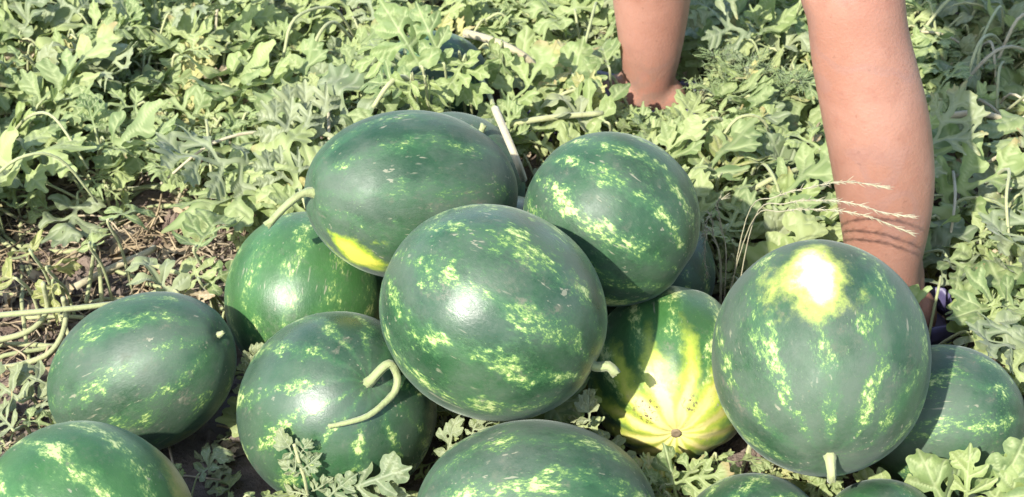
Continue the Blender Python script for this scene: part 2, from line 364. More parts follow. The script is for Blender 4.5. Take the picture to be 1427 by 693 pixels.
melon('H', 8, 'green watermelon with densely speckled flecks and a tan-edged flank', None, N=11, light=.10, bloom=.18, green=.6, spot=spot_local('H', 262, 668), spot_r=.42, spot_col=(.30, .22, .08), spot2=(.42, .31, .14), rough=0.40)
melon('I', 9, 'long dark watermelon at the foot of the pile under the crowning melon', None, N=11, sw=0.36, light=0.04, bloom=.55, rough=0.46)
melon('J', 10, 'watermelon with a big yellow blossom end rayed like a star', 'nub', lobes=.018, N=12, light=.10, bloom=.1, green=.6, spot=(0, .12, -1.0), spot_r=.74, spot_col=(.36, .36, .07), spot2=(.60, .54, .19), star=.30,
      scar=[(spot_local('J', 902, 572), .22), (spot_local('J', 962, 562), .13)], rough=0.38)
melon('K', 11, 'large watermelon with creamy white ground spot on top and cut stem below', stemK, N=11, sw=0.40, light=0.00, bloom=.6, spot=spot_local('K', 1132, 384), spot_r=.34, spot_col=(.40, .38, .12), spot2=(.60, .55, .36), rough=0.52)
melon('L', 12, 'dark watermelon with isolated pale blotches, tucked beside the white-spotted melon', None, N=10, sw=.28, light=.02, bloom=.5, rough=0.48)
melon('M', 13, 'low dark watermelon on the ground beneath the white-spotted melon', N=10, light=.02, bloom=.4, rough=0.42)
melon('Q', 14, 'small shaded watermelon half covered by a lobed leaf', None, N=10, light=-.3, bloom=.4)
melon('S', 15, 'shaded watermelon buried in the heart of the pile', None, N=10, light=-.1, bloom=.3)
melon('N', 16, 'watermelon low behind the striped perched melon by dry grass', None, N=10, light=.05, bloom=.4, rough=0.42)
melon('O', 17, 'uncollected watermelon still lying under leaves behind the pile', None, group=None, N=11, light=-.1, bloom=.4, rough=0.50)

# ------------------------------------------------------------------ ground
def ground_z(x, y):
    v = Vector((x, y, 0))
    z = .030 * mnoise.noise(v * 1.3) + .016 * mnoise.noise(v * 5.1 + Vector((7, 3, 1))) + .008 * mnoise.noise(v * 17 + Vector((2, 9, 4)))
    w = 1.0
    dx, dy = (x - .02) / .75, (y - 1.6) / .55; r = math.sqrt(dx * dx + dy * dy)
    w = min(1, max(.08, (r - .75) / .5)) if r < 1.25 else 1.0                 # trodden flat under the pile
    return z * w - .006
xs = sorted(set([-60, -25, -10, -5, -3] + [round(-1.9 + .04 * i, 3) for i in range(96)] + [3, 5, 10, 25, 60]))
ys = sorted(set([-60, -20, -6, -2, -.5] + [round(.4 + .04 * i, 3) for i in range(91)] + [5, 8, 14, 30, 80, 160]))
V = [(x, y, ground_z(x, y)) for y in ys for x in xs]; nx = len(xs)
F = [(j * nx + i, j * nx + i + 1, (j + 1) * nx + i + 1, (j + 1) * nx + i) for j in range(len(ys) - 1) for i in range(nx - 1)]
tag(mesh_obj('ground', from_py('ground', V, F), None, [M_SOIL]), 'bare brown field soil under the vines', 'soil', kind='structure')

# ------------------------------------------------------------------ the person's legs (used as an obstacle for the foliage as well)
NEAR = [(.030, .497, 1.822, .040, .036), (.085, .489, 1.820, .0455, .042), (.13, .480, 1.820, .050, .045), (.19, .474, 1.822, .059, .052), (.25, .466, 1.825, .0655, .058), (.31, .453, 1.829, .0685, .061),
        (.36, .440, 1.833, .0685, .061), (.41, .425, 1.838, .066, .059), (.46, .412, 1.845, .062, .058), (.51, .402, 1.855, .063, .060), (.56, .398, 1.872, .066, .064), (.66, .398, 1.925, .078, .076), (.78, .400, 1.98, .088, .088), (.90, .395, 2.02, .10, .10)]
NEAR = [(z, x, y - .035, rx * .97, ry * .97) for z, x, y, rx, ry in NEAR]
FAR = [(.030, .214, 2.343, .037, .034), (.07, .215, 2.343, .039, .036), (.12, .216, 2.341, .046, .042), (.17, .215, 2.339, .053, .048), (.22, .213, 2.337, .059, .053), (.28, .211, 2.334, .064, .058),
       (.34, .209, 2.330, .064, .058), (.40, .210, 2.325, .060, .056), (.46, .214, 2.318, .058, .056), (.51, .222, 2.305, .060, .059), (.60, .25, 2.27, .070, .068), (.72, .30, 2.21, .083, .080), (.82, .34, 2.16, .092, .090), (.90, .37, 2.12, .10, .10)]
def leg_level(p):
    best = 9
    for L in (NEAR, FAR):
        for (z, x, y, rx, ry) in L:
            if abs(p[2] - z) < .05:
                best = min(best, math.sqrt(((p[0] - x) / rx) ** 2 + ((p[1] - y) / ry) ** 2))
    return best

# ------------------------------------------------------------------ leaf shapes
rng = random.Random(11)
def leaf_skeleton(r, fat=1.0, deep=1.0, sub=.82):
    """veins of a pinnately lobed leaf of unit length: (x0,y0,x1,y1,r0,r1)"""
    S = [(0, 0, 0, .16, .009, .016), (0, .16, 0, .80, .020, .034 * fat), (0, .80, 0, .99, .040 * fat, .016)]
    def lobe(x, y, ang, ln, rad, depth):
        a2 = ang * (1 - .12) if depth else ang
        xm, ym = x + ln * .62 * math.sin(ang), y + ln * .62 * math.cos(ang)
        x1, y1 = xm + ln * .38 * math.sin(a2), ym + ln * .38 * math.cos(a2)
        S.append((x, y, xm, ym, .017, rad)); S.append((xm, ym, x1, y1, rad, rad * .42))
        if depth > 0 and ln > .10:
            for s, tt in ((1, .34), (-1, .42), (1, .68), (-1, .76)):
                if r.random() < sub:
                    q = tt / .62 if tt < .62 else 1
                    lobe(x + (xm - x) * min(q, 1), y + (ym - y) * min(q, 1), ang + s * r.uniform(.65, 1.0), ln * r.uniform(.24, .36) * deep * (1.1 - .3 * tt), rad * r.uniform(.7, .95), depth - 1)
    for y0, an, ln in ((.15, 1.6, .30), (.32, 1.08, .45), (.55, .88, .36), (.74, .72, .20)):
        for s in (-1, 1):
            if r.random() < .95: lobe(0, y0 + r.uniform(-.04, .04), s * (an + r.uniform(-.16, .16)), ln * r.uniform(.78, 1.15) * deep, r.uniform(.036, .052) * fat, 1)
    return S
def blade(r, fat=1.0, deep=1.0, sub=.82, bend=1.0, cup=.35, wav=.05, n=58):
    """marching-squares blade; returns verts (unit), faces, vein and rim values"""
    S = leaf_skeleton(r, fat, deep, sub); x0, x1, y0, y1 = -.78, .78, -.06, 1.08
    gx = np.linspace(x0, x1, int(n * 1.35)); gy = np.linspace(y0, y1, n); X, Y = np.meshgrid(gx, gy)
    acc = np.zeros_like(X); k = 85.0
    def dist(P, Q, s):
        ax, ay, bx, by, ra, rb = s; dx, dy = bx - ax, by - ay; L2 = dx * dx + dy * dy + 1e-9
        t = np.clip(((P - ax) * dx + (Q - ay) * dy) / L2, 0, 1)
        return np.hypot(P - ax - t * dx, Q - ay - t * dy), ra + (rb - ra) * t
    for s in S:
        d, rr = dist(X, Y, s); acc += np.exp(k * (rr - d))
    fld = np.log(acc + 1e-30) / k + .007 * np.sin(X * 61 + r.random() * 6) * np.sin(Y * 57 + r.random() * 6)
    V, F, key = [], [], {}
    def vert(kk, p):
        if kk not in key: key[kk] = len(V); V.append(p)
        return key[kk]
    H, W = fld.shape
    for j in range(H - 1):
        for i in range(W - 1):
            c = ((j, i), (j, i + 1), (j + 1, i + 1), (j + 1, i)); vals = [fld[q] for q in c]
            if max(vals) <= 0: continue
            poly = []
            for a in range(4):
                p, q = c[a], c[(a + 1) % 4]; va, vb = vals[a], vals[(a + 1) % 4]
                if va > 0: poly.append(vert(p, (gx[p[1]], gy[p[0]])))
                if (va > 0) != (vb > 0):
                    t = min(max(va / (va - vb), .04), .96); kk = (min(p, q), max(p, q))
                    poly.append(vert(kk, (gx[p[1]] + (gx[q[1]] - gx[p[1]]) * t, gy[p[0]] + (gy[q[0]] - gy[p[0]]) * t)))
            if len(poly) >= 3: F.append(tuple(poly))
    A = np.array(V); x, y = A[:, 0], A[:, 1]
    dm = np.full(len(A), 9.0)
    for s in S:
        if math.hypot(s[2] - s[0], s[3] - s[1]) < .12 and s[0] == 0: continue
        d, _ = dist(x, y, s); dm = np.minimum(dm, d)
    vein = np.exp(-(dm / .012) ** 2)
    rim = np.clip(np.hypot(x * 1.2, y - .42) / .62, 0, 1)
    ph = [r.uniform(0, 6.28) for _ in range(8)]
    z = cup * x * x * r.uniform(.3, 1) + wav * np.sin(x * 7 + ph[0]) * np.sin(y * 6 + ph[1]) + wav * .55 * np.sin(x * 15 + ph[2] + y * 4) * np.sin(y * 13 + ph[3]) - .014 * vein
    z = z + r.uniform(.10, .35) * np.abs(x) * (1 if r.random() < .7 else -1) - .25 * r.random() * np.clip(np.abs(x) - .2, 0, 1) ** 2 * 4
    b = bend; ang = b * y                                        # curl along the midrib
    yy = np.where(abs(b) < 1e-3, y, np.sin(ang) / b); zz = -(1 - np.cos(ang)) / b if abs(b) > 1e-3 else 0 * y
    P = np.stack([x, yy + z * np.sin(ang), zz + z * np.cos(ang)], 1)
    return P, F, vein, rim
def attr_mesh(name, V, F, vein, rim, mi=None):
    me = from_py(name, V, F)
    for nm, vals in (('vein', vein), ('rim', rim)):
        a = me.attributes.new(nm, 'FLOAT', 'POINT'); a.data.foreach_set('value', np.asarray(vals, dtype=np.float32))
    if mi is not None: me.polygons.foreach_set('material_index', mi)
    return me
def full_leaf(r, pet_len, pet_tilt, pitch, size, **kw):
    """leaf with its stalk: origin on the vine, stalk rises, blade leans out along +Y"""
    P, F, vein, rim = blade(r, **kw); tip = Vector((0, math.sin(pet_tilt), math.cos(pet_tilt))) * pet_len
    rot = Matrix.Rotation(pitch, 3, 'X') @ Matrix.Rotation(r.uniform(-.35, .35), 3, 'Y')
    V = [rot @ (Vector(p) * size) + tip for p in P]; nb = len(V); Fb = list(F)
    d = rot @ Vector((0, 1, 0)); sag = Vector((r.uniform(-.1, .1), .2, -.1)) * pet_len
    path = spline([(0, 0, -.004), tip * .5 - sag * .25, tip, tip + d * size * .12 - Vector((0, 0, .002))], 3)
    V2, F2 = tube(path, [.0026 - .0009 * i / (len(path) - 1) for i in range(len(path))], 5, V=V, F=list(Fb))
    vv = np.concatenate([vein, np.zeros(len(V2) - nb)]); rr = np.concatenate([rim, np.zeros(len(V2) - nb)])
    return attr_mesh('leaf', V2, F2, vv, rr, [0] * len(Fb) + [1] * (len(F2) - len(Fb)))
LEAVES = []                                                       # (mesh, sample points, height)
for i in range(44):
    r = random.Random(100 + i); size = r.choice((r.uniform(.05, .08), r.uniform(.07, .105), r.uniform(.085, .12), r.uniform(.11, .14), r.uniform(.145, .18)))
    kind = i % 5
    fat = (1.0, 1.4, .9, 1.1, 1.9)[kind] * r.uniform(.9, 1.1); deep = (1.0, .92, 1.08, 1.0, .8)[kind]
    me = full_leaf(r, r.uniform(.04, .10) + size * .25, r.uniform(.1, .8), R(r.uniform(-55, 50)), size, fat=fat, deep=deep, sub=(.82, .6, .85, .8, .4)[kind], bend=r.uniform(-.6, 1.9), cup=r.uniform(-.6, 1.2), wav=r.uniform(.04, .10))
    me.materials.append(M_YLEAF if i % 11 == 7 else (M_DLEAF if i == 16 else (M_GLEAF if i % 7 == 4 else M_LEAF))); me.materials.append(M_STEM)
    co = np.array([v.co[:] for v in me.vertices]); nb = len(co)
    LEAVES.append((me, co[r.choices(range(nb), k=22)], size))
BLADES = []
for i in range(10):
    r = random.Random(300 + i); P, F_, ve, ri = blade(r, fat=r.uniform(1.6, 2.2), deep=r.uniform(.8, 1.0), sub=.4, bend=r.uniform(.1, 1.2), cup=r.uniform(-.3, .6), wav=r.uniform(.04, .08), n=56)
    BLADES.append((P, F_, ve, ri))
def put_blade(parent, base, along, normal, size, variant, mat, name='leaf'):
    """one blade at a chosen place: base point, midrib direction, facing"""
    P, F_, ve, ri = BLADES[variant % len(BLADES)]; key = (variant % len(BLADES), mat.name)
    if key not in put_blade.cache:
        m = attr_mesh('leaf', P, F_, ve, ri); m.materials.append(mat); put_blade.cache[key] = m
    y = Vector(along).normalized(); z = Vector(normal); z = (z - y * z.dot(y)).normalized(); x = y.cross(z)
    M = Matrix((x, y, z)).transposed().to_4x4(); M.translation = Vector(base)
    o = bpy.data.objects.new(name, put_blade.cache[key]); COL.objects.link(o); o.parent = parent
    o.matrix_parent_inverse = Matrix.Translation(-parent.location); o.matrix_basis = M @ Matrix.Scale(size, 4); return o
put_blade.cache = {}

# ------------------------------------------------------------------ watermelon vines: each plant a thing, each vine and each leaf a part
PLANTS = [
 ((-.62, 1.78), 'watermelon vine with bare soil and pale runners showing beside the lone oval melon'),
 ((-.86, 2.05), 'pale sunlit watermelon vine on the far side of the bare soil'),
 ((-.62, 2.15), 'watermelon vine with lush lobed leaves right behind the bare soil'),
 ((-.75, 2.50), 'dense watermelon vine in the field behind the lush lobed one'),
 ((-.36, 2.08), 'watermelon vine with large overlapping leaves behind the glossy green melon'),
 ((-.34, 2.46), 'watermelon vine next to the uncollected melon, towards the bare soil'),
 ((.02, 2.20), 'straggly watermelon vine with dry arching stems in front of the far leg'),
 ((.02, 2.60), 'watermelon vine just behind the uncollected melon'),
 ((.36, 2.05), 'low leafy watermelon vine growing between the two bare legs'),
 ((.42, 2.45), 'watermelon vine spreading behind the far bare leg'),
 ((.82, 2.35), 'watermelon vine with silvery leaves in the field beyond the near leg'),
 ((.74, 1.98), 'watermelon vine with dry runners just past the near bare leg'),
 ((.70, 1.62), 'watermelon vine with broad grey-green leaves beside the purple shoe'),
 ((-.70, 1.42), 'stunted grey watermelon vine beside the speckled tan-edged melon'),
 ((-.15, 3.0), 'far watermelon vine in a row well behind the uncollected melon'),
 ((-.95, 2.95), 'far watermelon vine at the end of the dense patch'),
 ((.8, 2.95), 'far watermelon vine well beyond the silvery leaves'),
]
plant = []
for (x, y), lab in PLANTS:
    plant.append(tag(empty('watermelon_vine', (x, y, ground_z(x, y))), lab, 'vine', 'watermelon vines covering the field'))
def bare(u, v, rx, ry):                                           # soil seen at a place; its clear patch reaches a little towards the viewer
    c = at_h(u, v, 0); return (Vector((c.x, c.y - .06, 0)), rx, ry + .07)
BARE = [bare(130, 400, .25, .17), bare(20, 465, .22, .12), bare(235, 370, .15, .10), bare(725, 112, .12, .10), bare(1350, 240, .15, .09), bare(1095, 205, .10, .06), bare(1300, 430, .05, .06), bare(265, 300, .06, .04), bare(60, 290, .05, .03)]
def want(x, y):
    """leaves per square metre wanted at a place"""
    if y > 3.2 or y < 1.0 or abs(x) > .58 + .30 * y: return 0
    w = 860.0
    if y > 2.65: w = 300
    for c, rx, ry in BARE:
        d = ((x - c.x) / rx) ** 2 + ((y - c.y) / ry) ** 2
        if d < 1: w *= .02 + .45 * d ** 3
    if y < 1.40: w = 170 if x < 0 else 120
    return w * (.75 + .7 * mnoise.noise(Vector((x * 3, y * 3, 5))))
def blocked(x, y, pad=.02):
    for k in MEL:
        c, a, cc, _ = MEL[k]
        if math.hypot(x - c[0], y - c[1]) < max(a, cc) * .9 + pad and c[2] < .15: return True
    if leg_level((x, y, .05)) < 1.3: return True
    if .24 < x < .60 and 1.73 < y < 1.85: return True
    if .03 < x < .28 and 2.29 < y < 2.40: return True
    return False
CELL = .08; dens = {}
def cell(x, y): return (int(math.floor(x / CELL)), int(math.floor(y / CELL)))
cells = [(i, j) for i in range(-22, 23) for j in range(12, 41)]
wanted = {}
for c in cells:
    x, y = (c[0] + .5) * CELL, (c[1] + .5) * CELL; w = want(x, y) * CELL * CELL
    if w > 0 and not blocked(x, y, -.02): wanted[c] = w
def hides_pile(pts):
    """would this leaf stand between the viewer's side of the pile and the melons, or poke into one?"""
    bad = 0
    for p in pts:
        for k in MEL:
            if ell(k, p) < 1.03: return True
        if leg_level(p) < 1.08: return True
        u, v, z = project(p)
        for k in ('A', 'C', 'D', 'E', 'F', 'G', 'H', 'I', 'J', 'K', 'L', 'M'):
            c, a, cc, ax = MEL[k]; cu, cv, cz = project(c)
            if z < cz - .02 and math.hypot(u - cu, v - cv) < a / cz * FPX * .96: bad += 1
        if math.hypot(u - 537, v - 88) < 14 and z < 2.8 or math.hypot(u - 648, v - 143) < 22 and z < 2.7: bad += 1
        if abs(u - 1302) < 24 and abs(v - 450) < 40 and p[1] < 1.9: bad += 2
        for L in (NEAR, FAR):
            if abs(u - (1215 if L is NEAR else 908)) < (85 if L is NEAR else 36) and v < (380 if L is NEAR else 150) and p[1] < L[0][2]: bad += 1
    return bad > 1
nleaf = [0] * len(plant); nv = 0
def nearest_plant(x, y):
    return min(range(len(PLANTS)), key=lambda i: (PLANTS[i][0][0] - x) ** 2 + (PLANTS[i][0][1] - y) ** 2 + (9 if nleaf[i] > 285 else 0))
def add_leaf(pi, p, yaw, r):
    for tryn in range(5):
        me, sp, size = LEAVES[r.randrange(len(LEAVES))]
        s = r.uniform(.72, 1.12)
        if p[1] < 1.62 and p[0] < -.3: s *= .48
        tilt = Quaternion(Vector((-SUN.y, SUN.x, 0)).normalized() * (1 if True else -1), R(r.uniform(-4, 24)))
        q = tilt @ Quaternion((0, 0, 1), yaw + r.uniform(-.5, .5))
        pts = [Vector(p) + q @ (Vector(a) * s) for a in sp]
        if min(v.z for v in pts) < -.012: continue
        if hides_pile(pts): continue
        o = bpy.data.objects.new('leaf', me); COL.objects.link(o); o.parent = plant[pi]
        o.matrix_parent_inverse = Matrix.Translation(-plant[pi].location)
        o.rotation_mode = 'QUATERNION'; o.rotation_quaternion = q; o.location = p; o.scale = (s, s, s)
        nleaf[pi] += 1
        m = sum(pts, Vector()) / len(pts); c = cell(m.x, m.y); dens[c] = dens.get(c, 0) + 1
        return True
    return False
def add_vine(pts, pi, mat=None, r0=.0042, r1=.0026):
    V, F = tube(pts, [r0 + (r1 - r0) * i / (len(pts) - 1) for i in range(len(pts))], 6)
    me = from_py('vine', [v - plant[pi].location for v in V], F)
    o = bpy.data.objects.new('vine', me); COL.objects.link(o); o.parent = plant[pi]; me.materials.append(mat or M_STEM); return o
for it in range(420):
    deficit = sorted(((w - dens.get(c, 0)) * (.8 + .4 * rng.random()), c) for c, w in wanted.items())
    if not deficit or deficit[-1][0] < .6: break
    c = deficit[-1][1]; x, y = (c[0] + rng.random()) * CELL, (c[1] + rng.random()) * CELL
    if blocked(x, y): dens[c] = dens.get(c, 0) + 1.5; continue
    pi = nearest_plant(x, y); hd = rng.uniform(0, 6.28); pts = []; ln = rng.uniform(.35, .75); stp = .045; turn = rng.uniform(-.25, .25)
    for k in range(int(ln / stp)):
        z = ground_z(x, y) + .006 + .012 * (1 + math.sin(k * .9 + it)) * rng.random()
        pts.append(Vector((x, y, z)))
        best = None
        for dh in (0, .35, -.35, .75, -.75, 1.3, -1.3):
            h2 = hd + turn * .4 + dh; X2, Y2 = x + stp * math.cos(h2), y + stp * math.sin(h2)
            if blocked(X2, Y2): continue
            cc_ = cell(X2 + .06 * math.cos(h2), Y2 + .06 * math.sin(h2)); sc = wanted.get(cc_, -2) - dens.get(cc_, 0) - abs(dh) * .8
            if best is None or sc > best[0]: best = (sc, h2, X2, Y2)
        if best is None: break
        hd, x, y = best[1:]
    dens[c] = dens.get(c, 0) + .4
    if len(pts) < 4: continue
    add_vine(spline(pts, 2), pi); nv += 1
    for k, p in enumerate(pts):
        cc_ = cell(p.x, p.y)
        t = pts[min(k + 1, len(pts) - 1)] - pts[max(k - 1, 0)]; yaw = math.atan2(t.y, t.x) - math.pi / 2
        for side in (1, -1):
            if nleaf[pi] >= 290: break
            if wanted.get(cc_, 0) - dens.get(cc_, 0) > -.8 and rng.random() < .85 * min(1, (wanted.get(cc_, 0) / 2.2) ** 1.5):
                add_leaf(pi, p, yaw + side * rng.uniform(.5, 1.6), rng)
print('vines', nv, 'leaves', nleaf, sum(nleaf))
exec_details = True

# ------------------------------------------------------------------ runners and dry stems the photograph singles out
def runner(pi, pix, h, mat, r0, r1=None):
    pts = spline([at_h(u, v, hh) for (u, v), hh in zip(pix, h)], 6); add_vine(pts, pi, mat, r0, r1 or r0 * .8)
runner(0, [(-30, 442), (60, 434), (130, 427), (190, 419), (262, 407)], [.07, .075, .075, .07, .05], M_STEM, .0040)
runner(0, [(-20, 478), (30, 466), (55, 450), (66, 428), (60, 395)], [.03, .035, .04, .05, .10], M_STEM, .0042)
runner(0, [(-10, 515), (30, 508), (66, 494), (85, 470), (92, 440), (88, 415)], [.02, .022, .03, .04, .05, .08], M_STEM, .0042)
runner(0, [(120, 425), (127, 380), (132, 345)], [.02, .06, .11], M_STEM, .0034)
runner(0, [(142, 425), (140, 390), (136, 360)], [.015, .05, .08], M_STEM, .0036)
runner(0, [(105, 400), (160, 372), (205, 352), (215, 345)], [.02, .03, .045, .04], M_DRYSTEM, .0055)
runner(0, [(190, 358), (230, 375), (262, 384)], [.04, .04, .05], M_STEM, .004)
runner(6, [(648, 46), (690, 58), (730, 78), (752, 100), (765, 112)], [.16, .165, .15, .12, .08], M_DRYSTEM, .0068, .0045)
runner(6, [(690, 152), (706, 190), (722, 228), (730, 250)], [.21, .205, .18, .14], M_DRYSTEM, .0060, .005)
runner(6, [(664, 100), (682, 132), (690, 160)], [.12, .14, .15], M_STEM, .0045)
runner(6, [(700, 176), (760, 165), (840, 158)], [.12, .13, .13], M_STEM, .005)
runner(6, [(585, 120), (560, 108), (540, 120), (520, 150)], [.19, .21, .21, .18], M_STEM, .0045)
runner(8, [(985, 290), (1030, 275), (1075, 250), (1115, 235)], [.09, .10, .12, .12], M_STEM, .0045)
runner(11, [(1305, 165), (1360, 158), (1400, 168), (1430, 190)], [.10, .13, .12, .08], M_DRYSTEM, .006, .004)
runner(11, [(1290, 260), (1340, 245), (1430, 215)], [.02, .025, .03], M_DRYSTEM, .005)

r = random.Random(77); ns = 0
while ns < 70:
    u, v = r.choice((r.uniform(-20, 500), r.uniform(430, 860), r.uniform(930, 1130), r.uniform(1280, 1440), r.uniform(1280, 1440))), r.uniform(-10, 330)
    p = at_h(u, v, r.uniform(.06, .17)); a_ = r.uniform(0, 6.28); L = r.uniform(.08, .26); d = Vector((math.cos(a_), math.sin(a_), r.uniform(-.35, .25))) * L
    pts = spline([p - Vector((r.uniform(-.01, .01), 0, min(p.z - .012, .07))), p + d * .3 + Vector((0, 0, r.uniform(-.01, .02))), p + d * .7 + Vector((r.uniform(-.02, .02), r.uniform(-.02, .02), 0)), p + d + Vector((0, 0, -.06))], 5)
    if min(q.z for q in pts) < -.01 or any(ell(k, q) < 1.06 for q in pts[::3] for k in MEL) or any(leg_level(q) < 1.15 for q in pts[::3]) or hides_pile(pts[::2]): continue
    add_vine(pts, nearest_plant(p.x, p.y), M_DRYSTEM if r.random() < .45 else M_STEM, r.uniform(.0016, .0030)); ns += 1

# ------------------------------------------------------------------ leaves lying on and between the melons
TC = CZ.copy()                                                    # roughly towards the viewer's side
def sprig(name, label, base, group='leaf sprigs on the pile'):
    return tag(empty(name, base), label, 'leaves', group)
b, n_ = on_melon('F', 420, 700, .012)
sp = sprig('leaf_sprig', 'crinkled grey-green leaf sprig on the curled-stalk melon', b)
path = [on_melon('F', u, v, .008)[0] for u, v in ((432, 688), (428, 662), (420, 636), (414, 615))]
V, F = tube(spline(path, 4), .0022, 6); mesh_obj('stem', from_py('stem', V, F), sp, [M_STEM])
for (u, v, du, dv, s, va) in ((426, 655, -25, -22, .034, 0), (424, 648, 24, -20, .034, 1), (416, 630, -14, -26, .036, 2), (420, 630, 18, -22, .030, 3), (434, 680, -32, -8, .036, 4), (436, 676, 26, -16, .034, 5)):
    p, n = on_melon('F', u, v, .010); p2, _ = on_melon('F', u + du, v + dv, .018); put_blade(sp, p, p2 - p, n + TC * .6, s, va, M_GLEAF)
b = at_y(470, 700, 1.385)
sp = sprig('leaf_sprig', 'broad lobed leaf spread at the foot of the curled-stalk melon', b)
for (u, v, du, dv, s, va) in ((470, 690, 90, -38, .095, 6), (455, 696, 30, -35, .05, 7), (500, 700, 50, -8, .06, 8)):
    p = at_y(u, v, 1.385); p2 = at_y(u + du, v + dv, 1.375); put_blade(sp, p, p2 - p, TC + Vector((-.3, 0, .3)), s, va, M_GLEAF)
b = at_y(345, 545, 1.60)
sp = sprig('leaf_sprig', 'withered curled leaves wedged between the lone oval and curled-stalk melons', b)
for (u, v, du, dv, s, va) in ((345, 520, 18, -48, .042, 1), (342, 530, -6, -40, .034, 3), (340, 560, -8, -26, .03, 5), (338, 575, -14, 22, .032, 7), (350, 500, 22, -26, .03, 2)):
    p = at_y(u, v, 1.60); p2 = at_y(u + du, v + dv, 1.585); put_blade(sp, p, p2 - p, TC + Vector((.2, 0, .3)), s, va, M_GLEAF)
b = at_y(632, 625, 1.44)
sp = sprig('leaf_sprig', 'pale dry leaf pieces beneath the crowning melon', b)
for (u, v, du, dv, s, va) in ((622, 640, 4, -70, .055, 4), (655, 610, 12, -30, .035, 6), (672, 600, 8, -12, .03, 8)):
    p = at_y(u, v, 1.435); p2 = at_y(u + du, v + dv, 1.445); put_blade(sp, p, p2 - p, TC + Vector((-.5, 0, .2)), s, va, M_GLEAF)
b = at_y(818, 590, 1.47)
sp = sprig('leaf_sprig', 'small dry leaf beside the star-ended yellow melon', b)
for (u, v, du, dv, s, va) in ((822, 592, -4, -45, .042, 2), (812, 590, -16, -14, .026, 9)):
    p = at_y(u, v, 1.46); p2 = at_y(u + du, v + dv, 1.47); put_blade(sp, p, p2 - p, TC + Vector((-.3, 0, .2)), s, va, M_GLEAF)
b = at_y(935, 700, 1.40)
sp = sprig('leaf_sprig', 'dull green leaf between the long dark melon and the low dark melon', b)
for (u, v, du, dv, s, va) in ((945, 705, -10, -55, .075, 5), (960, 695, 32, -40, .05, 1), (925, 700, -20, -40, .045, 3)):
    p = at_y(u, v, 1.41); p2 = at_y(u + du, v + dv, 1.43); put_blade(sp, p, p2 - p, TC + Vector((0, 0, .5)), s, va, M_LEAF)
b = at_y(1330, 720, 1.36)
sp = sprig('leaf_sprig', 'large lobed grey-green leaves leaning on the blotched melon', b)
for (u, v, du, dv, s, va) in ((1330, 735, -40, -85, .115, 0), (1370, 730, 40, -80, .11, 7), (1290, 730, -60, -40, .10, 4), (1420, 725, 10, -60, .09, 2), (1345, 715, 5, -70, .085, 6)):
    p = at_y(u, v, 1.375); p2 = at_y(u + du, v + dv, 1.385); put_blade(sp, p, p2 - p, TC + Vector((-.3, 0, .2)), s, va, M_LEAF)
b = at_y(1430, 470, 1.66)
sp = plant[12]
for (u, v, du, dv, s, va) in ((1428, 470, -50, -110, .165, 3), (1420, 420, -70, 10, .11, 8), (1440, 540, -60, -60, .12, 5), (1425, 330, -40, -70, .12, 1)):
    p = at_h(u, v, .11); p2 = at_h(u + du, v + dv, .13); put_blade(sp, p, p2 - p, TC + Vector((-.4, 0, .6)), s, va, M_LEAF)

def set_leaves(pi, rows, mat=None):
    """leaves of a vine at chosen places: base, tip, heights, size, shape"""
    for (u, v, h, u2, v2, h2, s, va, m) in rows:
        p = at_h(u, v, h); q = at_h(u2, v2, h2); put_blade(plant[pi], p, q - p, TC * .7 + Vector((-.25, -.1, .7)), s, va, m)
        g = Vector((p.x + .01, p.y + .03, ground_z(p.x, p.y + .03))); pts = spline([g, g.lerp(p, .5) + Vector((0, .012, .01)), p, p.lerp(q, .15)], 4); add_vine(pts, pi, M_STEM, .0026, .0018)
set_leaves(6, [(575, 105, .23, 560, 165, .15, .10, 1, M_LEAF), (592, 108, .22, 597, 165, .14, .09, 3, M_LEAF), (650, 80, .20, 615, 118, .20, .10, 4, M_LEAF), (640, 75, .2, 655, 125, .17, .09, 8, M_LEAF), (700, 60, .2, 690, 105, .15, .08, 2, M_LEAF), (590, 100, .20, 560, 50, .24, .13, 0, M_LEAF), (570, 120, .2, 515, 105, .2, .10, 7, M_LEAF), (540, 95, .2, 510, 45, .22, .12, 5, M_LEAF), (620, 95, .2, 600, 50, .24, .11, 9, M_LEAF),
  (862, 178, .10, 835, 120, .15, .14, 5, M_LEAF), (850, 175, .12, 800, 140, .14, .13, 7, M_LEAF), (815, 172, .10, 770, 120, .13, .14, 0, M_LEAF), (915, 205, .06, 925, 165, .08, .07, 9, M_LEAF), (880, 205, .08, 850, 160, .10, .10, 3, M_LEAF), (950, 195, .08, 965, 145, .12, .09, 1, M_LEAF), (790, 160, .10, 800, 100, .15, .13, 6, M_LEAF), (800, 110, .14, 780, 60, .16, .11, 6, M_YLEAF), (850, 100, .14, 835, 50, .16, .10, 2, M_LEAF), (690, 195, .16, 668, 160, .17, .06, 3, M_GLEAF)])
set_leaves(8, [(930, 195, .10, 1000, 140, .12, .12, 4, M_LEAF), (1010, 200, .12, 1075, 155, .14, .10, 6, M_LEAF), (1000, 250, .13, 1050, 190, .14, .12, 8, M_YLEAF), (1050, 235, .12, 1095, 195, .13, .09, 1, M_LEAF), (1010, 320, .12, 1040, 275, .12, .09, 3, M_LEAF)])
set_leaves(0, [(125, 345, .12, 130, 300, .10, .085, 9, M_LEAF), (45, 355, .13, 20, 310, .12, .10, 4, M_YLEAF), (65, 375, .11, 95, 350, .08, .08, 7, M_YLEAF), (25, 390, .10, -15, 375, .08, .09, 2, M_YLEAF), (150, 310, .14, 190, 280, .14, .10, 5, M_LEAF), (280, 395, .10, 255, 345, .10, .085, 6, M_LEAF), (285, 400, .09, 325, 375, .10, .075, 0, M_LEAF), (270, 350, .13, 300, 300, .14, .10, 8, M_LEAF), (75, 390, .09, 62, 440, .04, .07, 1, M_YLEAF)])
